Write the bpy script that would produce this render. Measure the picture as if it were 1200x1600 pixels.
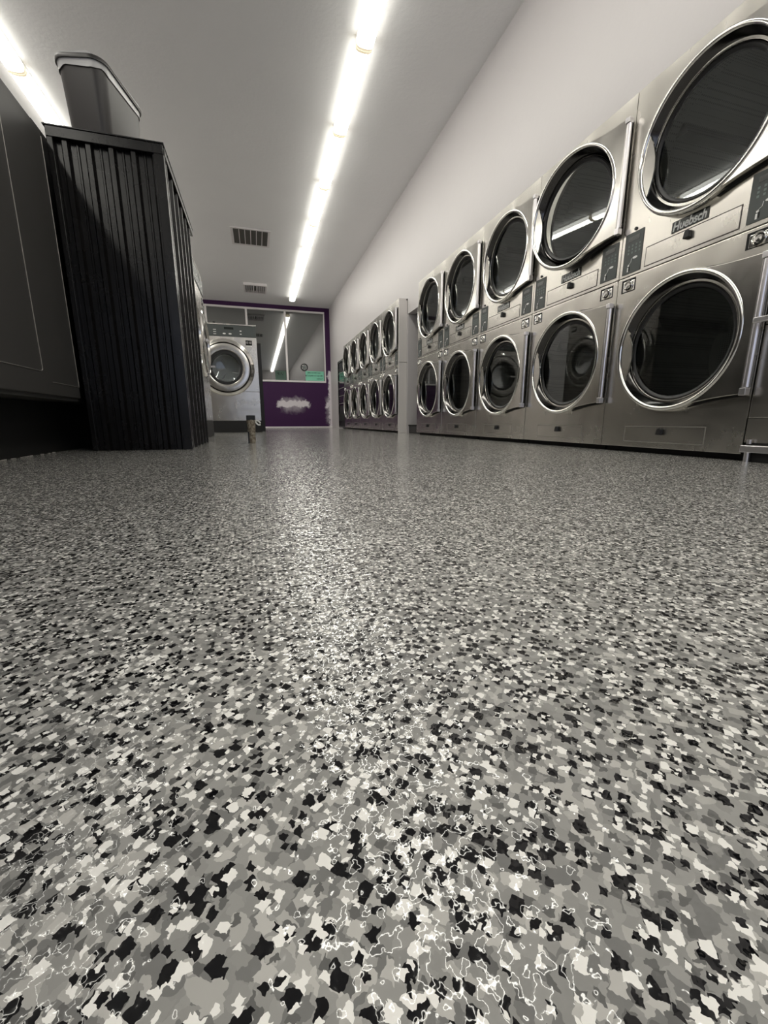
import bpy, bmesh, math, random
from mathutils import Vector, Matrix
PI = math.pi
random.seed(7)
for o in list(bpy.data.objects): bpy.data.objects.remove(o)
S = bpy.context.scene
COL = S.collection

# ------------------------------------------------------------------ camera
FPX, PITCH, YAW, ROLL, CAMH = 645.755, 0.216246, 0.28985, -0.001414, 0.192237
cy, sy, cp, sp = math.cos(YAW), math.sin(YAW), math.cos(PITCH), math.sin(PITCH)
Fv = Vector((sy*cp, cy*cp, -sp)); Rv = Vector((cy, -sy, 0)); Uv = Rv.cross(Fv)
R2 = Rv*math.cos(ROLL) + Uv*math.sin(ROLL); U2 = Uv*math.cos(ROLL) - Rv*math.sin(ROLL)
cd = bpy.data.cameras.new('camera'); cam = bpy.data.objects.new('camera', cd); COL.objects.link(cam)
M = Matrix((( R2.x, U2.x, -Fv.x, 0), (R2.y, U2.y, -Fv.y, 0), (R2.z, U2.z, -Fv.z, CAMH), (0, 0, 0, 1)))
cam.matrix_world = M
cd.sensor_fit = 'VERTICAL'; cd.sensor_height = 36; cd.lens = 36*FPX/1600; cd.clip_start = 0.01
S.camera = cam

# ------------------------------------------------------------------ light and exposure
TUBE = 10.0                       # brightness of the fluorescent lenses
TUBE_COL = (1.0, 0.975, 0.885)
W = bpy.data.worlds.new('World'); S.world = W; W.use_nodes = True
bg = W.node_tree.nodes['Background']; bg.inputs[0].default_value = (0.72, 0.80, 1.0, 1); bg.inputs[1].default_value = 0.55
S.view_settings.view_transform = 'Standard'; S.view_settings.look = 'None'
S.view_settings.exposure = 1.15; S.view_settings.gamma = 1.0; S.view_settings.use_curve_mapping = False
S.cycles.use_denoising = True
S.cycles.max_bounces = 8; S.cycles.diffuse_bounces = 5; S.cycles.glossy_bounces = 5
S.cycles.transparent_max_bounces = 8; S.cycles.caustics_reflective = False; S.cycles.caustics_refractive = False
S.cycles.sample_clamp_indirect = 6.0

# ------------------------------------------------------------------ materials
def mat(name, base, rough=0.5, metal=0.0, **kw):
    m = bpy.data.materials.new(name); m.use_nodes = True
    b = m.node_tree.nodes['Principled BSDF']
    b.inputs['Base Color'].default_value = (*base, 1); b.inputs['Roughness'].default_value = rough; b.inputs['Metallic'].default_value = metal
    for k, v in kw.items(): b.inputs[k.replace('_', ' ')].default_value = v
    return m
class NT:
    def __init__(s, m): s.m = m; s.t = m.node_tree; s.b = s.t.nodes['Principled BSDF']
    def n(s, ty, **kw):
        x = s.t.nodes.new(ty)
        for k, v in kw.items(): setattr(x, k, v)
        return x
    def l(s, a, b): s.t.links.new(a, b)
    def coord(s, scale=(1, 1, 1), src='Object'):
        tc = s.n('ShaderNodeTexCoord'); mp = s.n('ShaderNodeMapping'); mp.inputs['Scale'].default_value = scale
        s.l(tc.outputs[src], mp.inputs[0]); return mp.outputs[0]
    def noise(s, vec, scale, detail=2, rough=0.5):
        x = s.n('ShaderNodeTexNoise'); x.inputs['Scale'].default_value = scale; x.inputs['Detail'].default_value = detail; x.inputs['Roughness'].default_value = rough
        s.l(vec, x.inputs['Vector']); return x.outputs['Fac']
    def ramp(s, fac, stops, interp='LINEAR'):
        r = s.n('ShaderNodeValToRGB'); r.color_ramp.interpolation = interp
        e = r.color_ramp.elements
        while len(e) < len(stops): e.new(0.5)
        for i, (p, c) in enumerate(stops):
            e[i].position = p; e[i].color = (*c, 1) if isinstance(c, tuple) else (c, c, c, 1)
        s.l(fac, r.inputs[0]); return r.outputs[0]
    def math(s, op, a, b=None, clamp=False):
        x = s.n('ShaderNodeMath', operation=op, use_clamp=clamp)
        for i, v in enumerate((a, b)):
            if v is None: continue
            if isinstance(v, (int, float)): x.inputs[i].default_value = v
            else: s.l(v, x.inputs[i])
        return x.outputs[0]
    def mix(s, fac, a, b):
        x = s.n('ShaderNodeMix', data_type='RGBA')
        for i, v in ((0, fac), (6, a), (7, b)):
            if isinstance(v, tuple): x.inputs[i].default_value = (*v, 1)
            elif isinstance(v, (int, float)): x.inputs[i].default_value = v
            else: s.l(v, x.inputs[i])
        return x.outputs[2]
    def bump(s, h, dist, strength=1.0, to='Normal'):
        x = s.n('ShaderNodeBump'); x.inputs['Strength'].default_value = strength; x.inputs['Distance'].default_value = dist
        s.l(h, x.inputs['Height']); s.l(x.outputs[0], s.b.inputs[to])

# flake epoxy floor
def floor_mat():
    m = mat('flake_epoxy', (.3, .3, .29), .55, Coat_Weight=1.0, Coat_Roughness=0.06, Coat_IOR=1.5, Specular_IOR_Level=0.0)
    T = NT(m); co = T.coord()
    nz = T.n('ShaderNodeTexNoise'); nz.inputs['Scale'].default_value = 240; nz.inputs['Detail'].default_value = 2; T.l(co, nz.inputs['Vector'])
    sub = T.n('ShaderNodeVectorMath', operation='SUBTRACT'); T.l(nz.outputs['Color'], sub.inputs[0]); sub.inputs[1].default_value = (.5, .5, .5)
    scl = T.n('ShaderNodeVectorMath', operation='SCALE'); T.l(sub.outputs[0], scl.inputs[0]); scl.inputs['Scale'].default_value = .0052
    def layer(scale, off, metric='EUCLIDEAN'):
        add = T.n('ShaderNodeVectorMath', operation='ADD'); T.l(co, add.inputs[0]); T.l(scl.outputs[0], add.inputs[1])
        ad2 = T.n('ShaderNodeVectorMath', operation='ADD'); T.l(add.outputs[0], ad2.inputs[0]); ad2.inputs[1].default_value = (off, off*1.7, 0)
        v = T.n('ShaderNodeTexVoronoi', voronoi_dimensions='2D', distance=metric); v.inputs['Scale'].default_value = scale
        T.l(ad2.outputs[0], v.inputs['Vector'])
        sc = T.n('ShaderNodeSeparateColor'); T.l(v.outputs['Color'], sc.inputs[0])
        return v.outputs['Distance'], sc.outputs[0], sc.outputs[1]
    d, r, g = layer(165, 0)
    col = T.ramp(r, [(0, (.20, .198, .189)), (.26, (.29, .286, .27)), (.55, (.34, .334, .315)), (.80, (.45, .438, .41))], 'CONSTANT')
    def chips(col, scale, off, thr, rad, c, metric='MANHATTAN'):
        d, r, g = layer(scale, off, metric)
        k = T.math('MULTIPLY', T.math('GREATER_THAN', r, thr), T.math('LESS_THAN', d, rad))
        return T.mix(k, col, c)
    col = chips(col, 116, 1.31, .58, .52, (.31, .305, .287))
    col = chips(col, 118, 2.17, .74, .50, (.53, .515, .482))
    col = chips(col, 160, 5.9, .78, .50, (.14, .138, .132))
    col = chips(col, 122, 3.73, .70, .50, (.004, .004, .005))
    col = chips(col, 145, 4.41, .83, .50, (.93, .91, .86))
    col = chips(col, 205, 6.2, .80, .50, (.004, .004, .005))
    col = chips(col, 270, 7.7, .86, .50, (.93, .91, .86))
    T.l(col, T.b.inputs['Base Color'])
    # rolling clear coat: its slopes come from a vector noise
    cn = T.n('ShaderNodeTexNoise'); cn.inputs['Scale'].default_value = 165; cn.inputs['Detail'].default_value = 2.0; cn.inputs['Roughness'].default_value = .5
    T.l(co, cn.inputs['Vector'])
    s1 = T.n('ShaderNodeVectorMath', operation='SUBTRACT'); T.l(cn.outputs['Color'], s1.inputs[0]); s1.inputs[1].default_value = (.5, .5, .5)
    s2 = T.n('ShaderNodeVectorMath', operation='MULTIPLY'); T.l(s1.outputs[0], s2.inputs[0]); s2.inputs[1].default_value = (0.9, 0.9, 0)
    s3 = T.n('ShaderNodeVectorMath', operation='ADD'); T.l(s2.outputs[0], s3.inputs[0]); s3.inputs[1].default_value = (0, 0, 1)
    s4 = T.n('ShaderNodeVectorMath', operation='NORMALIZE'); T.l(s3.outputs[0], s4.inputs[0])
    T.l(s4.outputs[0], T.b.inputs['Coat Normal'])
    return m
M_floor = floor_mat()

def paint(name, c, bump=.0006, rough=.55, scale=60, mott=.04, metal=0):
    m = mat(name, c, rough, metal); T = NT(m); co = T.coord()
    f = T.noise(co, 1.3, 4, .6)
    T.l(T.mix(f, tuple(x*(1-mott) for x in c), tuple(min(1, x*(1+mott)) for x in c)), T.b.inputs['Base Color'])
    T.bump(T.noise(co, scale, 3), bump)
    return m
M_ceil = paint('ceiling_paint', (.90, .90, .905), .0022, .7, 25, .03)
M_wall = paint('lavender_white_wall_paint', (.59, .565, .57), .001, .45, 20, .025)
M_white = paint('white_trim_paint', (.78, .75, .75), .0003, .4)
M_endp = paint('pale_panel_paint', (.70, .67, .65), .0004, .35)
M_unseen = paint('unseen_wall_paint', (.35, .33, .34))

def purple():
    m = mat('purple_wall_paint', (.045, .011, .060), .5, Specular_IOR_Level=.25); T = NT(m); co = T.coord()
    sx = T.n('ShaderNodeSeparateXYZ'); T.l(co, sx.inputs[0]); X, Z = sx.outputs[0], sx.outputs[2]
    n1 = T.math('MULTIPLY', T.math('SUBTRACT', T.noise(co, 7, 4, .6), .5), .30)
    def box(x0, x1, z0, z1, soft=14):
        a = T.math('MULTIPLY', T.math('SUBTRACT', T.math('ADD', X, n1), x0), soft, True)
        b = T.math('MULTIPLY', T.math('SUBTRACT', x1, T.math('ADD', X, n1)), soft, True)
        c = T.math('MULTIPLY', T.math('SUBTRACT', T.math('ADD', Z, n1), z0), soft*1.0, True)
        d = T.math('MULTIPLY', T.math('SUBTRACT', z1, T.math('ADD', Z, n1)), soft*1.6, True)
        return T.math('MULTIPLY', T.math('MULTIPLY', a, b), T.math('MULTIPLY', c, d))
    k = box(.62, 1.68, .60, .86)
    k = T.math('MAXIMUM', k, T.math('MULTIPLY', box(.70, 1.5, .42, .98, 5), .45))
    k = T.math('MAXIMUM', k, box(2.14, 2.6, .60, .84))
    k = T.math('MAXIMUM', k, box(2.24, 2.6, -.5, 1.78, 20))
    k = T.math('MAXIMUM', k, T.math('MULTIPLY', box(2.12, 2.6, .1, 1.0, 6), .5))
    c = T.mix(k, (.045, .011, .060), (.72, .68, .72))
    T.l(c, T.b.inputs['Base Color']); T.bump(T.noise(co, 30, 3), .0008)
    return m
M_purple = purple()

def steel(name, c, rough, streak=(10, 10, .4), amt=.10, wav=.0012, rr=.02):
    m = mat(name, c, rough, 1.0); T = NT(m); co = T.coord(streak)
    f = T.noise(co, 9, 4, .6)
    co2 = T.coord(); w = T.noise(co2, 5.0, 5, .55)
    T.l(T.mix(w, tuple(x*(1-amt) for x in c), tuple(min(1, x*(1+amt)) for x in c)), T.b.inputs['Base Color'])
    r = T.math('ADD', T.math('ADD', T.math('MULTIPLY', f, rr), T.math('MULTIPLY', w, .14)), rough-.07-rr/2)
    T.l(r, T.b.inputs['Roughness'])
    T.bump(T.noise(co2, 4.5, 1), wav*4, .8)
    return m
M_ss = steel('brushed_stainless', (.64, .615, .57), .26)
M_door = steel('door_stainless', (.66, .64, .60), .20, wav=.0008)
M_cone = mat('dark_polished_cone', (.085, .082, .08), .14, 1.0)
M_chrome = mat('polished_steel_trim', (.80, .79, .76), .10, 1.0)
M_hinge = mat('satin_hinge_steel', (.78, .76, .78), .30, 1.0)
M_side = mat('grey_cabinet_side', (.22, .21, .20), .45, .3)
M_dark = mat('black_plastic', (.010, .010, .011), .45)
M_gap = mat('black_recess', (.006, .006, .006), .8)
M_panel = mat('grey_green_control_overlay', (.060, .070, .068), .35)
M_disp = mat('dark_display', (.012, .016, .014), .15)
M_btn = mat('white_print', (.85, .85, .83), .4)
M_line = mat('dark_panel_outline', (.07, .06, .055), .5)
M_green = mat('green_print', (.10, .17, .12), .5)
M_sticker = mat('blue_grey_print', (.16, .20, .19), .5)
def drum():
    m = mat('perforated_drum_steel', (.20, .20, .19), .40, .35); T = NT(m); co = T.coord()
    v = T.n('ShaderNodeTexVoronoi'); v.inputs['Scale'].default_value = 75; v.inputs['Randomness'].default_value = 0.0; T.l(co, v.inputs['Vector'])
    k = T.math('GREATER_THAN', v.outputs['Distance'], .34)
    T.l(T.mix(k, (.50, .50, .50), (.75, .75, .73)), T.b.inputs['Base Color']); return m
M_drum = drum()
def glassy(name, tint, ior=1.6, rough=.015, trans=.30):
    m = bpy.data.materials.new(name); m.use_nodes = True; t = m.node_tree; t.nodes.clear()
    out = t.nodes.new('ShaderNodeOutputMaterial'); mix = t.nodes.new('ShaderNodeMixShader'); fr = t.nodes.new('ShaderNodeFresnel')
    fr.inputs['IOR'].default_value = ior
    tr = t.nodes.new('ShaderNodeBsdfTransparent'); tr.inputs[0].default_value = (trans*tint[0], trans*tint[1], trans*tint[2], 1)
    gl = t.nodes.new('ShaderNodeBsdfGlossy'); gl.inputs['Roughness'].default_value = rough; gl.inputs['Color'].default_value = (.92, .95, .96, 1)
    t.links.new(fr.outputs[0], mix.inputs[0]); t.links.new(tr.outputs[0], mix.inputs[1]); t.links.new(gl.outputs[0], mix.inputs[2]); t.links.new(mix.outputs[0], out.inputs[0])
    return m
M_glass = glassy('tinted_door_glass', (.96, 1, .99), 1.8, .012, .95)
M_pane = mat('dark_window_glass', (.020, .024, .022), .03, 0, IOR=3.2)
M_shop = glassy('clear_shop_glass', (1, 1, 1), 1.45, .01, .95)
M_black = steel('black_ribbed_metal', (.007, .0065, .0065), .27, wav=.0003); M_black.node_tree.nodes['Principled BSDF'].inputs['Metallic'].default_value = 0.0; M_black.node_tree.nodes['Principled BSDF'].inputs['Specular IOR Level'].default_value = 0.35
M_char = paint('charcoal_panel_paint', (.055, .053, .05), .0003, .38, 200, .03)
M_seam_glint = mat('bare_metal_seam_and_glint', (.42, .40, .37), .35, .6)
M_toe = mat('black_toe_kick', (.006, .006, .006), .6)
M_bin = mat('black_bin_plastic', (.030, .027, .026), .42)
M_liner = mat('clear_bag_plastic', (.50, .50, .50), .30)
M_vent = mat('vent_dark', (.09, .086, .076), .7)
M_caulk = paint('dusty_caulk', (.38, .35, .32), .004, .8, 60, .2)
def rusty():
    m = mat('stained_pipe_concrete', (.3, .26, .2), .8); T = NT(m); co = T.coord()
    T.l(T.ramp(T.noise(co, 38, 5, .7), [(.28, (.05, .035, .022)), (.45, (.20, .16, .115)), (.55, (.34, .30, .23)), (.70, (.55, .50, .43))]), T.b.inputs['Base Color'])
    T.bump(T.noise(co, 60, 4), .01); return m
M_rust = rusty()
def emit(name, c, s):
    m = mat(name, (.9, .9, .85), .3); b = m.node_tree.nodes['Principled BSDF']
    b.inputs['Emission Color'].default_value = (*c, 1); b.inputs['Emission Strength'].default_value = s; return m
M_tube = emit('lit_acrylic_lens', TUBE_COL, TUBE)
M_lside = emit('lens_prism_side', TUBE_COL, TUBE*.20)
M_cap = emit('yellowed_lens_end_glow', (.80, .66, .42), .35)  # yellowed caps given a glow for the tube light coming through

# ------------------------------------------------------------------ mesh helpers
def bx(bm, x0, x1, y0, y1, z0, z1):
    v = [bm.verts.new((x, y, z)) for x in (x0, x1) for y in (y0, y1) for z in (z0, z1)]
    for f in ((0, 1, 3, 2), (4, 6, 7, 5), (0, 4, 5, 1), (2, 3, 7, 6), (0, 2, 6, 4), (1, 5, 7, 3)): bm.faces.new([v[i] for i in f])
def obj(name, bm, m, parent=None, smooth=False, bevel=0, loc=None, autos=None):
    bmesh.ops.recalc_face_normals(bm, faces=bm.faces)
    me = bpy.data.meshes.new(name); bm.to_mesh(me); bm.free()
    o = bpy.data.objects.new(name, me); COL.objects.link(o)
    me.materials.append(m)
    if parent: o.parent = parent
    if loc: o.location = loc
    if smooth:
        for p in me.polygons: p.use_smooth = True
        try: me.set_sharp_from_angle(angle=math.radians(autos or 40))
        except Exception: pass
    if bevel:
        b = o.modifiers.new('bevel', 'BEVEL'); b.width = bevel; b.segments = 2; b.limit_method = 'ANGLE'
    return o
def box(name, m, parent, *a, bevel=0, loc=None):
    bm = bmesh.new(); bx(bm, *a); return obj(name, bm, m, parent, bevel=bevel, loc=loc)
def tag(o, label, cat=None, group=None):
    o['label'] = label
    if cat: o['category'] = cat
    if group: o['group'] = group
    return o
def struct(o, label=None):
    o['kind'] = 'structure'
    if label: o['label'] = label
    return o
def empty(name, loc=(0, 0, 0), rz=0):
    o = bpy.data.objects.new(name, None); COL.objects.link(o); o.location = loc; o.rotation_euler = (0, 0, rz); o.empty_display_size = .1; return o
def lathe_y(bm, prof, cx, cz, n=72, a0=0, a1=2*PI):
    full = abs(a1-a0-2*PI) < 1e-6; k = n if full else n+1; rings = []
    for i in range(k):
        a = a0+(a1-a0)*i/n
        rings.append([bm.verts.new((cx+r*math.cos(a), y, cz+r*math.sin(a))) for r, y in prof])
    for i in range(n):
        A, B = rings[i], rings[(i+1) % k]
        for j in range(len(prof)-1): bm.faces.new((A[j], A[j+1], B[j+1], B[j]))
def disc_y(bm, cx, y, cz, r, n=48):
    bm.faces.new([bm.verts.new((cx+r*math.cos(2*PI*i/n), y, cz+r*math.sin(2*PI*i/n))) for i in range(n)])
def prism_y(bm, pts, y0, y1):            # pts in (x,z)
    A = [bm.verts.new((x, y0, z)) for x, z in pts]; B = [bm.verts.new((x, y1, z)) for x, z in pts]
    n = len(pts); bm.faces.new(A); bm.faces.new(B[::-1])
    for i in range(n): bm.faces.new((A[i], B[i], B[(i+1) % n], A[(i+1) % n]))
def cyl(bm, p0, p1, r0, r1=None, n=20, caps=True):
    r1 = r0 if r1 is None else r1; p0, p1 = Vector(p0), Vector(p1); d = (p1-p0).normalized()
    a = d.orthogonal().normalized(); b = d.cross(a)
    A = [bm.verts.new(p0+(a*math.cos(2*PI*i/n)+b*math.sin(2*PI*i/n))*r0) for i in range(n)]
    B = [bm.verts.new(p1+(a*math.cos(2*PI*i/n)+b*math.sin(2*PI*i/n))*r1) for i in range(n)]
    for i in range(n): bm.faces.new((A[i], A[(i+1) % n], B[(i+1) % n], B[i]))
    if caps: bm.faces.new(A); bm.faces.new(B)
def tube(bm, pts, r, n=8):
    for a, b in zip(pts[:-1], pts[1:]): cyl(bm, a, b, r, n=n)
def outline(bm, x0, x1, z0, z1, y, w, rad=.0, d=.001):   # thin rectangular line frame
    bx(bm, x0, x1, y-d, y, z0, z0+w); bx(bm, x0, x1, y-d, y, z1-w, z1)
    bx(bm, x0, x0+w, y-d, y, z0+w, z1-w); bx(bm, x1-w, x1, y-d, y, z0+w, z1-w)
def holed_plate(bm, x0, x1, z0, z1, y0, y1, cx, cz, r, n=64):   # plate with a round hole
    def sq(a):
        c, s = math.cos(a), math.sin(a); t = 1e9
        if c > 1e-9: t = min(t, (x1-cx)/c)
        if c < -1e-9: t = min(t, (x0-cx)/c)
        if s > 1e-9: t = min(t, (z1-cz)/s)
        if s < -1e-9: t = min(t, (z0-cz)/s)
        return cx+c*t, cz+s*t
    ang = sorted(set([2*PI*i/n for i in range(n)] + [math.atan2(z-cz, x-cx) % (2*PI) for x in (x0, x1) for z in (z0, z1)]))
    L = {}
    for y in (y0, y1):
        L[y] = ([bm.verts.new((cx+r*math.cos(a), y, cz+r*math.sin(a))) for a in ang], [bm.verts.new((sq(a)[0], y, sq(a)[1])) for a in ang])
    k = len(ang)
    for i in range(k):
        j = (i+1) % k
        for y in (y0, y1): bm.faces.new((L[y][0][i], L[y][1][i], L[y][1][j], L[y][0][j]))
        bm.faces.new((L[y0][0][i], L[y0][0][j], L[y1][0][j], L[y1][0][i]))
        bm.faces.new((L[y0][1][i], L[y0][1][j], L[y1][1][j], L[y1][1][i]))
def copy_tree(o, parent=None):
    c = o.copy(); COL.objects.link(c); c.parent = parent
    for ch in list(o.children): copy_tree(ch, c)
    return c

# ------------------------------------------------------------------ the room
XW, XL, YB, YF, ZC = 2.35, -3.25, 13.85, -3.0, 3.62
XU = 3.45
struct(box('floor', M_floor, None, XL-.1, XU+.1, YF-.1, YB+.1, -.05, 0), 'glossy grey black and white flake epoxy floor')
struct(box('ceiling', M_ceil, None, XL-.1, XU+.1, YF-.1, YB+.1, ZC, ZC+.1), 'grey white textured ceiling')
DX, D2X, WD, Y0, G = 2.2356, 2.2124, .876, 5.8184, .7843
DT = 2.052
bm = bmesh.new()
bx(bm, XW, XW+.12, YF, YB, DT+.006, ZC)                       # wall above the machines
bx(bm, XW, XW+.12, Y0+.012, Y0+G-.03, 1.825, DT+.006)         # lintel over the recess
bx(bm, XW, XU, Y0+G-.05, Y0+G-.02, 0, 1.825)                  # far jamb
bx(bm, XW, XW+.12, 11.97, YB, 0, DT+.006)
bx(bm, XW, XW+.12, 11.01, 11.97, 1.80, DT+.006)
bx(bm, XW, XW+.12, YF, .545, 0, DT+.006)
struct(obj('wall_right', bm, M_wall), 'tall lavender white wall above the dryers')
struct(box('wall_light_block', M_unseen, None, XU, XU+.08, YF, YB, 0, ZC))  # unseen outer wall added to stop world light leaking in behind the machines
# left wall
struct(box('wall_left', M_white, None, XL-.1, XL, YF, YB, 0, ZC))
# back wall with three panes
SZ0, SZ1 = 1.40, 3.50
mul = [-3.05, -1.25, -.13, .99, 2.19]
bm = bmesh.new()
bx(bm, XL, XU, YB, YB+.12, 0, SZ0); bx(bm, XL, XU, YB, YB+.12, SZ1, ZC)
bx(bm, XL, mul[0], YB, YB+.12, SZ0, SZ1); bx(bm, mul[-1], XU, YB, YB+.12, SZ0, SZ1)
struct(obj('wall_back', bm, M_purple), 'purple far wall with unpainted white patches')
for i in range(4):
    a, b = mul[i], mul[i+1]; t = .028
    w = box('window_%d' % (i+1), M_pane, None, a+t, b-t, YB+.05, YB+.06, SZ0+.05, SZ1-.05)
    struct(w)
    bm = bmesh.new()
    bx(bm, a, a+t, YB-.02, YB+.10, SZ0, SZ1); bx(bm, b-t, b, YB-.02, YB+.10, SZ0, SZ1)
    bx(bm, a+t, b-t, YB-.02, YB+.10, SZ0, SZ0+.05); bx(bm, a+t, b-t, YB-.02, YB+.10, SZ1-.05, SZ1)
    obj('window_frame', bm, M_white, w)
struct(box('baseboard_back', M_white, None, XL, XW, YB-.012, YB, 0, .03))
# shop front behind the camera
bm = bmesh.new()
bx(bm, XL, XU, YF-.1, YF, 0, .5); bx(bm, XL, XU, YF-.1, YF, 2.7, ZC); bx(bm, XL, -2.6, YF-.1, YF, .5, 2.7)
bx(bm, -.2, .05, YF-.1, YF, .5, 2.7); bx(bm, 2.1, XU, YF-.1, YF, .5, 2.7)
struct(obj('wall_front', bm, M_unseen))
struct(box('window_5', M_shop, None, -2.6, -.2, YF-.06, YF-.05, .5, 2.7)); struct(box('window_6', M_shop, None, .05, 2.1, YF-.06, YF-.05, .5, 2.7))
# low dark box in the recess between the two banks of dryers
t = empty('floor_box', (2.58, 6.24, 0))
box('case', M_dark, t, -.2, .3, -.24, .30, 0, .12, bevel=.008); box('lid', M_gap, t, -.21, .31, -.25, .31, .12, .135, bevel=.004)
tag(t, 'low black box on the floor of the gap between the two dryer banks', 'box')

# ------------------------------------------------------------------ ceiling lights
def light_mesh():
    r = empty('ceiling_light')
    L = 1.208
    bm = bmesh.new(); bx(bm, -.066, .066, -L/2, L/2, -.030, 0)
    obj('housing', bm, M_white, r)
    # wraparound lens with rounded lower corners
    sec = [(-.076, -.030), (-.078, -.060), (-.070, -.088), (-.050, -.100), (-.02, -.104), (.02, -.104), (.050, -.100), (.070, -.088), (.078, -.060), (.076, -.030)]
    bm = bmesh.new(); e = L/2-.026
    A = [bm.verts.new((x, -e, z)) for x, z in sec]; B = [bm.verts.new((x, e, z)) for x, z in sec]; n = len(sec)
    for i in range(n-1): bm.faces.new((A[i], A[i+1], B[i+1], B[i]))
    bm.faces.new((A[0], B[0], B[-1], A[-1]))
    ln = obj('lens', bm, M_tube, r)
    ln.data.materials.append(M_lside)
    for p in ln.data.polygons:
        p.use_smooth = True
        if abs(p.normal.z) < .62 or p.normal.z > .5: p.material_index = 1
    for s in (-1, 1):
        bm = bmesh.new()
        y0, y1 = sorted((s*e, s*(L/2)))
        A = [bm.verts.new((x*1.01, y0, z-.001)) for x, z in sec]; B = [bm.verts.new((x*1.01, y1, z-.001)) for x, z in sec]
        bm.faces.new(A); bm.faces.new(B[::-1])
        for i in range(n): bm.faces.new((A[i], A[(i+1) % n], B[(i+1) % n], B[i]))
        obj('end_cap', bm, M_cap, r)
    return r
proto = light_mesh(); first = True
PIT = 1.214
for row, (lx, nm) in enumerate(((1.152, 'centre'), (-2.045, 'left'))):
    for k in range(13):
        yc = 12.37 - k*PIT
        if yc < -2.5: continue
        o = proto if first else copy_tree(proto); first = False
        o.location = (lx, yc, ZC)
        C = ['white strip light at the far end of the centre row, nearest the purple wall', 'second strip light of the centre row from the purple wall, above the drop diffuser',
             'short looking strip light of the centre row between the drop diffuser and the flat grille', 'strip light of the centre row level with the flat return air grille',
             'middle strip light of the centre row, next nearer than the flat ceiling grille', 'long strip light of the centre row, second fully visible from the top of the frame',
             'longest fully visible strip light, just below the one cut by the top edge', 'strip light of the centre row cut by the top edge of the frame']
        D = {5: 'left row strip light ending behind the black bin', 6: 'left row strip light cut by the left edge of the frame'}
        if row == 0: lb = C[k] if k < 8 else 'strip light of the centre row overhead, outside the top of the frame'
        else: lb = D.get(k, 'strip light of the left row farther back, hidden behind the black enclosure' if k < 5 else 'strip light of the left row overhead, outside the frame')
        tag(o, lb, 'light', 'ceiling strip lights in the %s row' % nm)

# ceiling vents
def vent(x0, x1, y0, y1, slots, label, kind):
    cx, cy = (x0+x1)/2, (y0+y1)/2; r = empty('ceiling_vent', (cx, cy, ZC)); hx, hy = (x1-x0)/2, (y1-y0)/2
    f = .045; d = -.018 if kind == 0 else -.06
    bm = bmesh.new(); bx(bm, -hx, hx, -hy, -hy+f, d, 0); bx(bm, -hx, hx, hy-f, hy, d, 0); bx(bm, -hx, -hx+f, -hy+f, hy-f, d, 0); bx(bm, hx-f, hx, -hy+f, hy-f, d, 0)
    obj('vent_frame', bm, M_white, r, bevel=.003)
    box('backing', M_vent, r, -hx+f, hx-f, -hy+f, hy-f, -.006, -.002)
    for i in range(1, slots):
        x = -hx+f + (2*hx-2*f)*i/slots
        bm = bmesh.new()
        if kind == 0: bx(bm, x-.006, x+.006, -hy+f, hy-f, d, -.006)
        else:
            s = .03*(-1 if x < 0 else 1)
            vs = [bm.verts.new(p) for p in ((x-.004, -hy+f, -.006), (x+.004, -hy+f, -.006), (x+s+.004, -hy+f, d), (x+s-.004, -hy+f, d), (x-.004, hy-f, -.006), (x+.004, hy-f, -.006), (x+s+.004, hy-f, d), (x+s-.004, hy-f, d))]
            for q in ((0, 1, 2, 3), (7, 6, 5, 4), (0, 4, 5, 1), (1, 5, 6, 2), (2, 6, 7, 3), (3, 7, 4, 0)): bm.faces.new([vs[i] for i in q])
        obj('slat', bm, M_white, r)
    tag(r, label, 'vent')
vent(-.26, .445, 8.78, 9.55, 6, 'flat return air grille with six dark slots in the ceiling', 0)
vent(-.13, .44, 11.93, 12.62, 9, 'small drop diffuser in the ceiling near the purple wall', 1)

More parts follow.
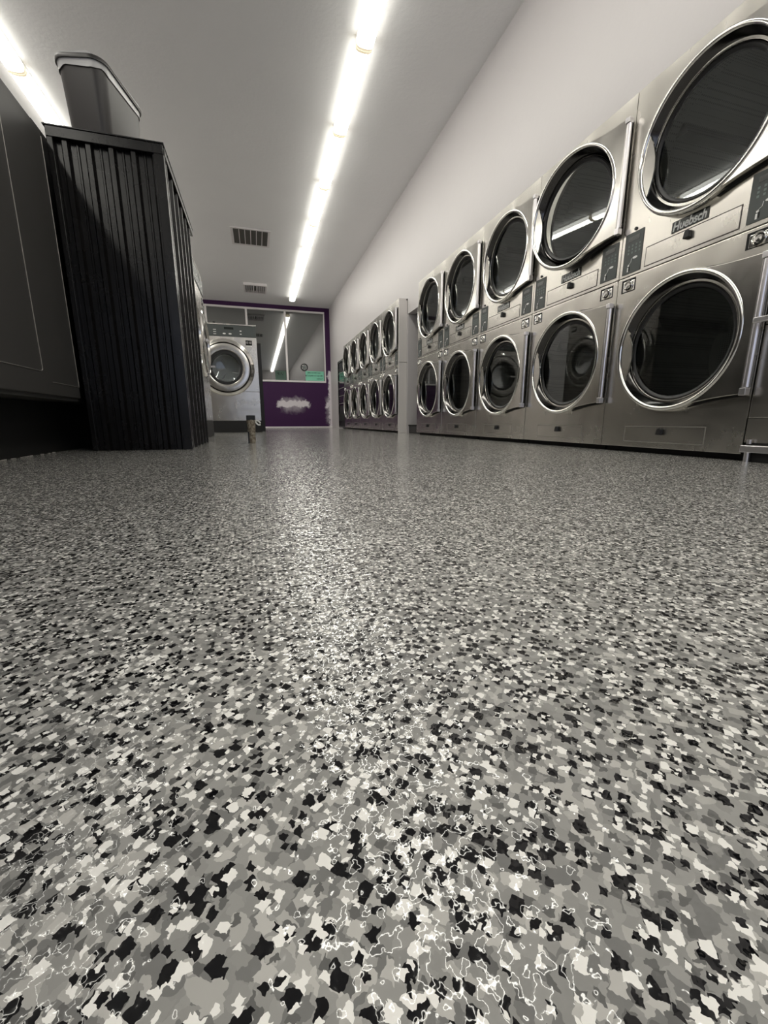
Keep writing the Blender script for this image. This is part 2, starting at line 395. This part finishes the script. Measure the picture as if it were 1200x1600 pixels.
# ------------------------------------------------------------------ stacked dryers (local: x right, -y outward, z up)
UC = .46-WD/2                                   # door centre
def u(x): return x-WD/2
def make_door(parent, cz):
    """door group: origin on the hinge line so that it can stand ajar"""
    hx = u(.866); d = empty('door', (hx, -.03, cz)); d.parent = parent
    ox, oy, oz = -hx, .03, -cz                  # shift of local coordinates
    c = UC+ox
    bm = bmesh.new()
    prof = [(.352, -.002+oy), (.360, -.020+oy), (.361, -.036+oy), (.355, -.048+oy), (.346, -.052+oy), (.338, -.049+oy), (.334, -.042+oy)]
    lathe_y(bm, prof, c, 0, 80)
    obj('door_ring', bm, M_chrome, d, smooth=True, autos=60)
    bm = bmesh.new(); lathe_y(bm, [(.334, -.042+oy), (.328, -.030+oy), (.318, -.010+oy), (.306, .008+oy), (.296, .014+oy)], c, 0, 80)
    obj('inner_cone', bm, M_cone, d, smooth=True, autos=60)
    # flat wing between ring and hinge
    R = .352; pts = []
    a0, a1 = math.radians(74), math.radians(-72)
    for i in range(29):
        a = a0+(a1-a0)*i/28; pts.append((c+R*math.cos(a), R*math.sin(a)))
    xr = u(.854)+ox
    def curve(xs, zs, xe, ze, sag):
        out = []
        for i in range(1, 9):
            t = i/8; x = xs+(xe-xs)*t; z = zs+(ze-zs)*t - sag*math.sin(PI*t)*(1 if zs > 0 else -1)
            out.append((x, z))
        return out
    top0 = (c+R*math.cos(a0), R*math.sin(a0)); bot0 = (c+R*math.cos(a1), R*math.sin(a1))
    bot = curve(bot0[0], bot0[1], xr, -.292, .006); top = curve(top0[0], top0[1], xr, .312, .006)
    pts = pts + bot + top[::-1]
    bm = bmesh.new(); prism_y(bm, pts, -.045+oy, -.012+oy)
    wing = obj('door_skin', bm, M_door, d, bevel=.003)
    bm = bmesh.new(); lathe_y(bm, [(.350, -.012+oy), (.346, .014+oy), (.305, .014+oy), (.304, -.002+oy)], c, 0, 64); obj('door_seal', bm, M_gap, d, smooth=True)
    bm = bmesh.new(); prism_y(bm, [(min(x, xr-.008), z*1.03) for x, z in pts], -.0118+oy, -.001+oy); obj('inner_pan_shade', bm, M_gap, d)  # black back of the wing, grown past it to draw the shadow below
    bm = bmesh.new(); cyl(bm, (0, -.004, -.262), (0, -.004, .285), .0135, n=20); obj('hinge', bm, M_hinge, d, smooth=True)
    bm = bmesh.new(); bx(bm, -.016, .012, -.022, .012, -.298, -.264); obj('hinge_end', bm, M_hinge, d, bevel=.002)
    bm = bmesh.new(); bx(bm, -.016, .012, -.022, .012, .287, .314); obj('hinge_end', bm, M_hinge, d, bevel=.002)
    bm = bmesh.new(); bx(bm, -.0165, -.0125, -.012, .010, -.262, .285); obj('hinge_gap', bm, M_gap, d)
    # dark gasket and bowed glass
    bm = bmesh.new(); lathe_y(bm, [(.297, .010+oy), (.290, .004+oy), (.276, .012+oy), (.272, .020+oy)], c, 0, 64); obj('gasket', bm, M_dark, d, smooth=True)
    bm = bmesh.new(); disc_y(bm, c, .012+oy, 0, .290, 64); obj('glass', bm, M_glass, d)
    # finger plate at the left of the opening
    pts = []
    Ri = .334
    A0, A1 = math.radians(156), math.radians(212)
    P0 = Vector((Ri*math.cos(A0), Ri*math.sin(A0))); P1 = Vector((Ri*math.cos(A1), Ri*math.sin(A1)))
    for i in range(17):
        a = A0+(A1-A0)*i/16; pts.append((c+Ri*math.cos(a), Ri*math.sin(a)))
    for i in range(1, 16):
        t = i/16; q = P1.lerp(P0, t); pts.append((c+q.x+.040*math.sin(PI*t), q.y))
    bm = bmesh.new(); prism_y(bm, pts, -.040+oy, -.030+oy); obj('finger_plate', bm, M_door, d)
    return d
def control(parent, x0, x1, z0, z1, side):
    p = box('control_panel', M_panel, parent, u(x0), u(x1), -.0035, -.0005, z0, z1, bevel=.001)
    w = x1-x0; y = -.0045; h = z1-z0
    def r(name, m, a, b, c, dd): return box(name, m, p, u(x0+a*w), u(x0+b*w), y, -.0034, z0+c*h, z0+dd*h)
    r('display', M_disp, .22, .80, .78, .90)
    bm = bmesh.new()
    for k in range(4):
        for j in range(3): bx(bm, u(x0+(.22+.2*k)*w), u(x0+(.30+.2*k)*w), y, -.0034, z0+(.48+.085*j)*h, z0+(.53+.085*j)*h)
    obj('green_marks', bm, M_sticker, p)
    bm = bmesh.new()
    cx, cz = u(x0+.66*w), z0+.36*h
    prism_y(bm, [(cx+.017*math.cos(a*PI/8), cz+.0065*math.sin(a*PI/8)) for a in range(16)], y, -.0034)
    obj('start_button', bm, M_btn, p)
    bm = bmesh.new()
    tube(bm, [(u(x0+.48*w), y, z0+.36*h), (u(x0+.46*w), y, z0+.27*h), (u(x0+.34*w), y, z0+.22*h)], .0013, 6)
    prism_y(bm, [(u(x0+.33*w)+.006*math.cos(a*PI/6), z0+.20*h+.005*math.sin(a*PI/6)) for a in range(12)], y, -.0034)
    obj('instruction_marks', bm, M_btn, p)
    bm = bmesh.new(); bx(bm, u(x0+.37*w), u(x0+.41*w), y, -.0034, z0+.06*h, z0+.18*h); obj('coin_slot', bm, M_gap, p)
    bm = bmesh.new(); bx(bm, u(x0+.28*w), u(x0+.34*w), y, -.0034, z0+.05*h, z0+.16*h); obj('coin_marks', bm, M_btn, p)
def coinlock(parent, x0, x1, z0, z1):
    p = obj('lock_recess', (lambda b: (bx(b, u(x0), u(x1), -.0015, -.0005, z0, z1), b)[1])(bmesh.new()), M_gap, parent)
    box('lock_plate', M_chrome, p, u(x0+.016), u(x1-.002), -.006, -.001, z0+.003, z1-.014, bevel=.001)
    cx, cz = u((x0+x1)/2+.008), (z0+z1)/2-.004
    bm = bmesh.new(); lathe_y(bm, [(.030, -.006), (.029, -.014), (.025, -.015), (.0225, -.010), (.015, -.0095), (.0135, -.014), (.001, -.0145)], cx, cz, 28)
    obj('lock_barrel', bm, M_chrome, p, smooth=True)
    bm = bmesh.new(); lathe_y(bm, [(.0245, -.0104), (.0165, -.0104)], cx, cz, 24, -2.6, .8); obj('lock_groove', bm, M_gap, p)
def lint(parent, x0, x1, z0, z1, kx, kz, m_line):
    bm = bmesh.new(); outline(bm, u(x0), u(x1), z0, z1, -.0003, .0045); p = obj('drawer_outline', bm, m_line, parent)
    q = box('lint_drawer', M_ss, parent, u(x0+.005), u(x1-.005), -.0022, -.0005, z0+.005, z1-.005)
    bm = bmesh.new()
    prism_y(bm, [(u(kx)-.016, kz-.022), (u(kx)+.019, kz-.022), (u(kx)+.017, kz+.010), (u(kx)+.004, kz+.020), (u(kx)-.010, kz+.012)], -.024, -.002)
    obj('drawer_knob', bm, M_dark, q, bevel=.004)
def make_dryer():
    r = empty('stacked_dryer')
    hw = WD/2-.0022
    bm = bmesh.new(); bx(bm, -hw, hw, .024, .90, .034, DT-.002); cab = obj('cabinet', bm, M_side, r)
    # openings are cut as cavities: carcass built around the drums
    bpy.data.objects.remove(cab)
    bm = bmesh.new()
    bx(bm, -hw, -hw+.02, .024, .90, .034, DT-.002); bx(bm, hw-.02, hw, .024, .90, .034, DT-.002)
    bx(bm, -hw+.02, hw-.02, .88, .90, .034, DT-.002); bx(bm, -hw+.02, hw-.02, .024, .88, .034, .054); bx(bm, -hw+.02, hw-.02, .024, .88, DT-.022, DT-.002); bx(bm, -hw+.02, hw-.02, .024, .88, 1.045, 1.065)
    obj('cabinet', bm, M_side, r)
    box('plinth', M_gap, r, -hw+.01, hw-.01, .05, .85, 0, .034)
    for nm, z0, z1, cz in (('lower_front', .034, 1.0525, .607), ('upper_front', 1.0570, DT, 1.610)):
        bm = bmesh.new(); holed_plate(bm, -hw, hw, z0, z1, 0, .022, UC, cz, .300)
        obj('front_panel', bm, M_ss, r, bevel=.0025)
        bm = bmesh.new(); lathe_y(bm, [(.300, .022), (.296, .10), (.335, .11), (.335, .70), (.001, .72)], UC, cz, 56)
        dr = obj('drum', bm, M_drum, r, smooth=True)
        for k in range(3):
            a = 2*PI*k/3+.5; c, s = math.cos(a), math.sin(a)
            bm = bmesh.new()
            w = .035
            pts = [(UC+.333*c-s*w, cz+.333*s+c*w), (UC+.27*c, cz+.27*s), (UC+.333*c+s*w, cz+.333*s-c*w)]
            prism_y(bm, pts, .14, .69); obj('drum_baffle', bm, M_drum, dr)
        make_door(r, cz)
    control(r, .025, .153, 1.072, 1.297, 0); control(r, .722, .852, 1.078, 1.283, 1)
    coinlock(r, .033, .131, .967, 1.040); coinlock(r, .737, .838, .968, 1.038)
    lint(r, .180, .695, 1.075, 1.180, .438, 1.152, M_line); lint(r, .183, .690, .066, .162, .434, .134, M_seam_glint)
    bm = bmesh.new(); lathe_y(bm, [(.009, -.001), (.009, -.006), (.001, -.007)], u(.092), 1.312, 16); obj('key_button', bm, M_dark, r, smooth=True)
    # name plate
    pl = box('name_plate', M_disp, r, u(.335), u(.533), -.003, -.0005, 1.190, 1.244)
    tc = bpy.data.curves.new('lettering', 'FONT'); tc.body = 'Huebsch'; tc.size = .060; tc.shear = .18; tc.offset = .0014; tc.extrude = .0008
    tc.align_x = 'CENTER'; tc.align_y = 'CENTER'
    to = bpy.data.objects.new('tmp', tc); COL.objects.link(to)
    bpy.context.view_layer.update()
    me = bpy.data.meshes.new_from_object(to.evaluated_get(bpy.context.evaluated_depsgraph_get())); bpy.data.objects.remove(to)
    xs = [v.co.x for v in me.vertices]; zs = [v.co.y for v in me.vertices]
    sx = .182/(max(xs)-min(xs)); sz = .044/(max(zs)-min(zs)); mx = (max(xs)+min(xs))/2; mz = (max(zs)+min(zs))/2
    for v in me.vertices:
        x, y, z = v.co; v.co = (u(.434)+(x-mx)*sx, -.0035-z, 1.217+(y-mz)*sz)
    me.materials.append(M_btn); lo = bpy.data.objects.new('lettering', me); COL.objects.link(lo); lo.parent = pl
    return r
dry = make_dryer()
B1 = ['stainless stacked dryer at the far end of the near bank, beside the open recess',
      'stainless stacked dryer in the near bank, second from the open recess',
      'stainless stacked dryer in the middle of the near bank, third from the recess',
      'stainless stacked dryer with upper door ajar and ceiling light mirrored in its glass',
      'largest stainless stacked dryer, its name plate readable, cut by the right frame edge']
for k in range(5):
    o = dry if k == 0 else copy_tree(dry)
    o.location = (DX, Y0-(k+.5)*WD, 0); o.rotation_euler = (0, 0, -PI/2)
    tag(o, B1[k], 'dryer', 'near bank of stacked dryers')
    if k == 3:
        d = [c for c in o.children if c.name.startswith('door') and c.location.z > 1.2][0]
        d.rotation_euler = (0, 0, math.radians(6.5)); d['label'] = 'round glass door standing ajar'
B2 = ['far bank stacked dryer nearest the camera, beside the pale end panel', 'far bank stacked dryer, second from the pale end panel', 'far bank stacked dryer, the middle one of five',
      'far bank stacked dryer, second from the black vending machine', 'far bank stacked dryer at the far end, beside the black vending machine']
for k in range(5):
    o = copy_tree(dry); o.location = (D2X, Y0+G+.012+(k+.5)*WD, 0)
    tag(o, B2[k], 'dryer', 'far bank of stacked dryers')
# pale end panel closing the far bank
t = empty('end_panel', (2.281, Y0+G-.008, 0))
box('upper_board', M_endp, t, -.069, .069, -.009, .009, 1.115, 2.050, bevel=.002); box('lower_board', M_endp, t, -.069, .069, -.009, .009, .0, 1.108, bevel=.002)
bm = bmesh.new(); cyl(bm, (.06, -.009, 2.035), (.06, -.016, 2.035), .010, n=12); obj('screw', bm, M_dark, t)
tag(t, 'narrow pale panel closing the near end of the far dryer bank', 'panel')

# ------------------------------------------------------------------ front-load washers
def make_washer(w, h, cz, rb, name='washer', side=M_side):
    r = empty(name); hw = w/2-.003; zb = .205; zp = h-.205
    k = rb/.475; rg = .285*k; rr = .400*k
    cx = 0
    bm = bmesh.new()
    bx(bm, -hw, -hw+.02, .02, .80, zb, h-.01); bx(bm, hw-.02, hw, .02, .80, zb, h-.01); bx(bm, -hw+.02, hw-.02, .78, .80, zb, h-.01)
    bx(bm, -hw+.02, hw-.02, .02, .78, h-.03, h-.01); bx(bm, -hw+.02, hw-.02, .02, .78, zb, zb+.02)
    obj('cabinet', bm, side, r)
    bm = bmesh.new(); holed_plate(bm, -hw, hw, .62*cz+.03, zp, 0, .02, cx, cz, rr*.97); obj('front_panel', bm, M_ss, r, bevel=.003)
    zl = .62*cz+.026
    box('lower_panel', M_ss, r, -hw, hw, 0, .02, zb, zl, bevel=.003)
    box('base', M_toe, r, -hw+.01, hw+.0, .0, .78, 0, zb-.002)
    p = box('control_panel', M_panel, r, -hw, hw, -.008, .02, zp+.003, h-.02, bevel=.004)
    box('top_cap', M_ss, r, -hw, hw, -.010, .80, h-.018, h, bevel=.004)
    bm = bmesh.new(); bx(bm, .02, .17, -.010, -.0075, zp+.115, zp+.150); obj('display', bm, M_disp, p)
    bm = bmesh.new()
    for a, b in ((-.01, .045), (.085, .14)): prism_y(bm, [((a+b)/2+.026*math.cos(q*PI/8), zp+.045+.011*math.sin(q*PI/8)) for q in range(16)], -.011, -.0075)
    obj('selector_button', bm, M_btn, p)
    bm = bmesh.new()
    for q in range(3): bx(bm, -.155+.0*q, -.11, -.010, -.0075, zp+.10-.035*q, zp+.108-.035*q)
    for q in range(5): bx(bm, -.33, -.25, -.010, -.0075, zp+.14-.024*q, zp+.144-.024*q)
    for q in range(2): bx(bm, .27, .30, -.010, -.0075, zp+.09-.05*q, zp+.105-.05*q)
    obj('printed_marks', bm, M_btn, p)
    bm = bmesh.new(); cyl(bm, (-.135, .03, h), (-.135, .03, h+.028), .022, n=14); obj('soap_cap', bm, M_dark, r)
    # outer bezel
    bm = bmesh.new(); lathe_y(bm, [(rr*1.035, -.002), (rr*1.04, -.030), (rr*1.07, -.042), (rb*.97, -.030), (rb, -.001)], cx, cz, 80)
    obj('bezel', bm, M_chrome, r, smooth=True)
    d = empty('door', (cx, 0, cz)); d.parent = r
    bm = bmesh.new(); lathe_y(bm, [(rr*1.0, .0), (rr, -.035), (rr*.985, -.045), (rg*1.06, -.058), (rg, -.052), (rg*.98, -.02)], 0, 0, 80)
    obj('door_ring', bm, M_door, d, smooth=True)
    bm = bmesh.new(); lathe_y(bm, [(rr*1.035, -.003), (rr*1.0, -.003)], 0, 0, 64); obj('door_gap', bm, M_gap, d)
    bm = bmesh.new(); lathe_y(bm, [(rg*.99, -.03), (rg*.84, -.03), (rg*.80, -.0), (rg*.78, .05)], 0, 0, 64); obj('gasket', bm, M_dark, d, smooth=True)
    bm = bmesh.new(); lathe_y(bm, [(rg*.97, -.025), (rg*.8, -.005), (rg*.5, .012), (.001, .02)], 0, 0, 64); obj('glass', bm, M_glass, d, smooth=True)
    bm = bmesh.new(); bx(bm, -rg*1.05, -rg*.58, -.085, -.060, -.014, .018); bx(bm, -rg*1.05, -rg*.97, -.062, -.045, -.014, .018); obj('door_handle', bm, M_hinge, d, bevel=.004)
    bm = bmesh.new(); lathe_y(bm, [(rr*.93, .02), (rg*.95, .06), (rg*1.0, .60), (.001, .60)], cx, cz, 48); dr = obj('drum', bm, M_drum, r, smooth=True)
    for q in range(3):
        a = PI/2+.42+q*2*PI/3; c, s = math.cos(a), math.sin(a); bm = bmesh.new()
        cyl(bm, (cx+c*rg*.25, .57, cz+s*rg*.25), (cx+c*rg*.80, .57, cz+s*rg*.80), .014, n=8); obj('drum_rib', bm, M_hinge, dr)
    # twin coin locks, upper right
    lx, lz = hw-.13, zp-.085
    p = box('coin_plate', M_gap, r, lx-.052, lx+.052, -.003, -.0005, lz-.042, lz+.038)
    for s in (-1, 1):
        bm = bmesh.new(); lathe_y(bm, [(.022, -.003), (.021, -.012), (.012, -.012), (.011, -.005), (.001, -.005)], lx+s*.025, lz, 20); obj('coin_lock', bm, M_chrome, p, smooth=True)
    bm = bmesh.new(); bx(bm, lx-.045, lx+.05, -.004, -.0025, lz-.062, lz-.047); obj('coin_label', bm, M_btn, p)
    return r
w = make_washer(1.08, 1.815, 1.10, .475)
w.location = (-.47, 8.0, 0)
tag(w, 'large stainless front-load washer facing the camera before the windows', 'washer')
box('rear_housing', M_dark, w, -.45, .615, .81, 1.15, 0, 1.66)
wr = make_washer(.85, 1.95, 1.12, .395)
wr.location = (-.58, 4.92, 0); wr.rotation_euler = (0, 0, PI/2)
tag(wr, 'stainless washer seen edge on directly behind the black ribbed enclosure', 'washer', 'washers facing the dryers')
o = copy_tree(wr); o.location = (-.58, 5.78, 0)
tag(o, 'stainless washer seen edge on, farther back of the two behind the black enclosure', 'washer', 'washers facing the dryers')
# right-hand machine cut by the frame
wn = make_washer(.876, 1.60, .95, .36)
wn.location = (DX, Y0-5.5*WD, 0); wn.rotation_euler = (0, 0, -PI/2)
tag(wn, 'stainless machine at the right frame edge, only its side strip and handle in view', 'washer')
bm = bmesh.new(); bx(bm, -.436, -.33, -.085, -.065, .618, .642); bx(bm, -.36, -.33, -.067, .0, .618, .642); obj('side_handle', bm, M_hinge, wn, bevel=.004)
box('kick_panel', M_ss, wn, -.433, .433, -.002, .0, .09, .203)
bm = bmesh.new(); bx(bm, -.43, .43, -.030, -.004, .045, .078); obj('base_rail', bm, M_hinge, wn, bevel=.003)
bm = bmesh.new(); cyl(bm, (-.40, -.018, .0), (-.40, -.018, .05), .012); cyl(bm, (-.40, -.018, .085), (-.40, -.018, .105), .010); obj('bolt', bm, M_hinge, wn)

# ------------------------------------------------------------------ charcoal cabinet on the left
CX = -1.070
t = empty('charcoal_cabinet', (CX, 2.0, 0))
box('body', M_char, t, -.95, -.012, -2.6, 1.165, .315, 1.800, bevel=.006)
for (y0, y1) in ((-2.6, 1.165),):
    p = box('face_panel', M_char, t, -.012, 0, y0, y1, .315 if False else .335, 1.79, bevel=.004)
def seam_glint_line(y0, y1, z0, z1, rad, sides):
    bm = bmesh.new(); pts = []
    if sides == 'full':
        pts = [(.0015, y0, z0), (.0015, y1-rad, z0)] + [(.0015, y1-rad+rad*math.sin(a*PI/12), z0+rad-rad*math.cos(a*PI/12)) for a in range(1, 7)] + [(.0015, y1, z1)]
    else:
        pts = [(.0015, y0, z0), (.0015, y1, z0), (.0015, y1, z1)]
    tube(bm, pts, .0022, 6); obj('seam_glint_line', bm, M_seam_glint, t)
seam_glint_line(-.5, .708, .452, 1.78, .02, 'full'); seam_glint_line(.80, 1.160, .405, 1.76, 0, 'l')  # second line's upright paints the lit highlight along the panel edge
box('toe_kick', M_toe, t, -.90, -.19, -2.6, 2.2, 0, .313)
box('dark_gap_block', M_toe, t, -.90, -.035, 1.167, 2.0, .315, 1.845)  # added black block that keeps the gap to the enclosure dark
bm = bmesh.new(); cyl(bm, (-.19, .55, .22), (-.184, .55, .22), .005, n=8); obj('screw', bm, M_seam_glint, t)
tag(t, 'dark charcoal panelled cabinet on a recessed black base at the left edge', 'cabinet')
bm = bmesh.new()
y = 1.6
while y < 3.16:
    L = random.uniform(.008, .04); wd = random.uniform(.004, .016); h = random.uniform(.001, .0035)
    if random.random() < .8: bx(bm, -1.262, -1.262+wd, y, y+L, 0, h)
    y += L+random.uniform(0, .02)
struct(obj('trim_1', bm, M_caulk), 'crumbling pale caulk line where the cabinet base meets the floor')

# ------------------------------------------------------------------ black ribbed metal enclosure
BX0, BX1, BY0, BY1, BZ = -1.057, -.451, 3.2, 4.43, 1.848
t = empty('metal_enclosure', ((BX0+BX1)/2, (BY0+BY1)/2, 0)); ox, oy = -(BX0+BX1)/2, -(BY0+BY1)/2
def ribs(name, a0, a1, pitch, h, z0, z1, place, start=0.0):
    bm = bmesh.new(); prof = [(a0, 0)]; a = a0+start
    while a+pitch*.5 < a1:
        prof += [(a, 0), (a+.012, h), (a+.036, h), (a+.048, 0)]
        prof += [(a+.075, 0), (a+.079, h*.25), (a+.087, h*.25), (a+.091, 0)]
        a += pitch
    prof = [p for p in prof if p[0] <= a1]; prof.append((a1, 0))
    A = [bm.verts.new(place(s, q, z0)) for s, q in prof]; B = [bm.verts.new(place(s, q, z1)) for s, q in prof]
    C = [bm.verts.new(place(s, q-.004, z0)) for s, q in prof]; D = [bm.verts.new(place(s, q-.004, z1)) for s, q in prof]
    for i in range(len(prof)-1):
        bm.faces.new((A[i], A[i+1], B[i+1], B[i])); bm.faces.new((C[i+1], C[i], D[i], D[i+1]))
        bm.faces.new((A[i+1], A[i], C[i], C[i+1])); bm.faces.new((B[i], B[i+1], D[i+1], D[i]))
    return obj(name, bm, M_black, t)
ribs('front_sheet', BX0+.01, BX1-.01, .118, .024, .0, BZ-.04, lambda s, q, z: (s+ox, BY0+.034-q+oy, z), .05)
ribs('side_sheet', BY0+.03, BY1-.02, .190, .030, .0, BZ-.05, lambda s, q, z: (BX1-.034+q+ox, s+oy, z), .06)
bm = bmesh.new()
bx(bm, BX0+ox, BX0+.030+ox, BY0+oy, BY0+.03+oy, 0, BZ-.03); obj('corner_post', bm, M_black, t, bevel=.003)
bm = bmesh.new(); bx(bm, BX1-.052+ox, BX1+ox, BY0+oy, BY0+.006+oy, 0, BZ-.03); bx(bm, BX1-.006+ox, BX1+ox, BY0+.006+oy, BY0+.05+oy, 0, BZ-.03); obj('corner_post', bm, M_black, t, bevel=.0015)
bm = bmesh.new(); bx(bm, BX0+ox, BX1+ox, BY0-.004+oy, BY0+.03+oy, BZ-.062, BZ-.008); bx(bm, BX1-.03+ox, BX1+.004+ox, BY0+.03+oy, BY1+oy, BZ-.050, BZ-.008); obj('top_rail', bm, M_black, t, bevel=.003)
bm = bmesh.new(); bx(bm, BX0-.01+ox, BX1+.008+ox, BY0-.008+oy, BY1+oy, BZ-.008, BZ); obj('top_sheet', bm, M_black, t, bevel=.002)
bm = bmesh.new(); bx(bm, BX0+ox, BX0+.01+ox, BY0+.04+oy, BY1+oy, 0, BZ-.01); bx(bm, BX0+ox, BX1-.03+ox, BY1-.01+oy, BY1+oy, 0, BZ-.01); obj('rear_sheet', bm, M_black, t)
tag(t, 'tall black ribbed metal enclosure carrying the bin', 'enclosure')

# ------------------------------------------------------------------ bin on top
t = empty('waste_bin', (-.850, 3.655, BZ), -math.radians(14))
def rrect(hx, hy, r, n=8):
    out = []
    for cx, cy, a0 in ((hx-r, hy-r, 0), (-hx+r, hy-r, PI/2), (-hx+r, -hy+r, PI), (hx-r, -hy+r, 3*PI/2)):
        for i in range(n+1): a = a0+PI/2*i/n; out.append((cx+r*math.cos(a), cy+r*math.sin(a)))
    return out
def shell(name, m, levels, closed_bottom=False, jit=0):
    bm = bmesh.new(); rings = []
    for hx, hy, r, z in levels:
        rings.append([bm.verts.new((x, y, z+(jit*math.sin(9*math.atan2(y, x)+z*40)+jit*.5*math.sin(23*math.atan2(y, x)) if jit else 0))) for x, y in rrect(hx, hy, r)])
    n = len(rings[0])
    for A, B in zip(rings[:-1], rings[1:]):
        for i in range(n): bm.faces.new((A[i], A[(i+1) % n], B[(i+1) % n], B[i]))
    if closed_bottom: bm.faces.new(rings[0])
    return obj(name, bm, m, t, smooth=True, autos=50)
HB = .500
shell('bin_body', M_bin, [(.112, .205, .05, 0), (.114, .207, .052, .006), (.140, .248, .075, HB-.01), (.132, .240, .07, HB-.012), (.108, .20, .05, .01), (.02, .02, .01, .008)], True)
shell('bin_rim', M_bin, [(.140, .248, .075, HB-.022), (.154, .262, .085, HB-.024), (.156, .264, .086, HB-.010), (.150, .258, .082, HB), (.138, .246, .074, HB-.002)])
shell('bag_liner', M_liner, [(.130, .238, .07, HB-.06), (.136, .244, .074, HB+.001), (.150, .258, .082, HB+.0035), (.1445, .2525, .079, HB-.030), (.1425, .2505, .078, HB-.062)], jit=.007)
tag(t, 'black plastic waste bin with clear bag liner on top of the enclosure', 'bin')

# ------------------------------------------------------------------ capped floor pipe with a white strap
t = empty('floor_pipe', (-.058, 4.0, 0))
bm = bmesh.new(); n = 22; rings = []
for z, r in ((0, .028), (.02, .031), (.06, .030), (.10, .033), (.15, .035), (.19, .038), (.207, .038)):
    rings.append([bm.verts.new((r*math.cos(2*PI*i/n)*(1+.06*math.sin(3*i+z*60)), r*math.sin(2*PI*i/n), z)) for i in range(n)])
for A, B in zip(rings[:-1], rings[1:]):
    for i in range(n): bm.faces.new((A[i], A[(i+1) % n], B[(i+1) % n], B[i]))
bm.faces.new(rings[-1])
obj('pipe', bm, M_rust, t, smooth=True)
bm = bmesh.new(); bx(bm, -.038, .038, -.038, .038, .205, .245); obj('cap', bm, M_dark, t, bevel=.003)
bm = bmesh.new(); bx(bm, -.034, -.022, -.034, -.028, 0, .10); obj('dark_stake', bm, M_dark, t)
bm = bmesh.new()
tube(bm, [(.036, -.005, .196), (.055, -.01, .200), (.070, -.01, .190), (.082, -.01, .176)], .007, 8)
tube(bm, [(.038, -.005, .188), (.052, -.01, .170), (.064, -.01, .160), (.082, -.01, .163)], .007, 8)
obj('white_strap', bm, M_btn, t, smooth=True)
tag(t, 'short stained pipe stub with black cap standing up from the floor', 'pipe')

# ------------------------------------------------------------------ vending machine by the far wall
t = empty('vending_machine', (2.62, 11.46, 0), -PI/2)
bm = bmesh.new(); bx(bm, -.45, .45, -.38, .38, .02, 1.785); obj('cabinet', bm, M_dark, t, bevel=.006)
bm = bmesh.new(); outline(bm, -.45, .45, .02, 1.785, -.38, .05, d=.025); obj('door_frame', bm, M_black, t, bevel=.003)
bm = bmesh.new(); bx(bm, -.39, .39, -.388, -.3805, .62, 1.72); obj('glass', bm, mat('dark_showcase_glass', (.02, .02, .022), .05, 0, IOR=1.8), t)
bm = bmesh.new()
for q in range(5): bx(bm, -.38, .38, -.392, -.388, .66+.2*q, .675+.2*q)
obj('shelf_edge', bm, M_seam_glint, t)
bm = bmesh.new(); bx(bm, -.36, .36, -.40, -.382, .20, .42); obj('delivery_flap', bm, M_gap, t, bevel=.004)
tag(t, 'black vending machine at the end of the far dryer bank', 'vending machine')

# ------------------------------------------------------------------ signs and fan on the windows
def sign(x0, x1, z0, z1, c, ink, label, rows):
    cx, cz = (x0+x1)/2, (z0+z1)/2; t = empty('window_sign', (cx, YB-.03+.07, z0)); w, h = x1-x0, z1-z0
    m = mat('mint_paper', c, .6); mi = mat('sign_ink', ink, .6)
    box('paper', m, t, -w/2, w/2, 0, .004, 0, h)
    bm = bmesh.new(); rnd = random.Random(3)
    for (f0, f1, za, zb) in rows:
        x = -w/2+f0*w
        while x < -w/2+f1*w-.02:
            l = rnd.uniform(.018, .032); bx(bm, x, x+.008, -.002, 0, za*h, zb*h); bx(bm, x, x+l, -.002, 0, zb*h-.008-(zb-za)*h*rnd.choice((0, .4)), zb*h-(zb-za)*h*rnd.choice((0, .3)))
            x += l+.012
    obj('print', bm, mi, t)
    tag(t, label, 'sign')
sign(1.55, 2.13, SZ0+.06, SZ0+.35, (.23, .62, .45), (.01, .05, .03), 'mint green printed sign low in the right window pane', [(.10, .85, .74, .88), (.0, 1.0, .42, .60), (.62, .95, .10, .28)])
sign(.62, .945, SZ0+.06, SZ0+.33, (.07, .13, .10), (.02, .035, .03), 'dim grey green sign low in the middle window pane', [(.15, .9, .2, .85)])
t = empty('window_fan', (1.52, YB+.045, 1.86))
bm = bmesh.new(); lathe_y(bm, [(.115, .0), (.115, -.02), (.085, -.02), (.085, .0)], 0, 0, 32); obj('fan_ring', bm, M_dark, t, smooth=True)
bm = bmesh.new()
for q in range(5):
    a = q*2*PI/5+.3; cyl(bm, (0, -.01, 0), (.085*math.cos(a), -.01, .085*math.sin(a)), .010, .016, n=6)
obj('fan_blade', bm, M_sticker, t)
tag(t, 'small round dark fan in the right window pane above the mint sign', 'fan')
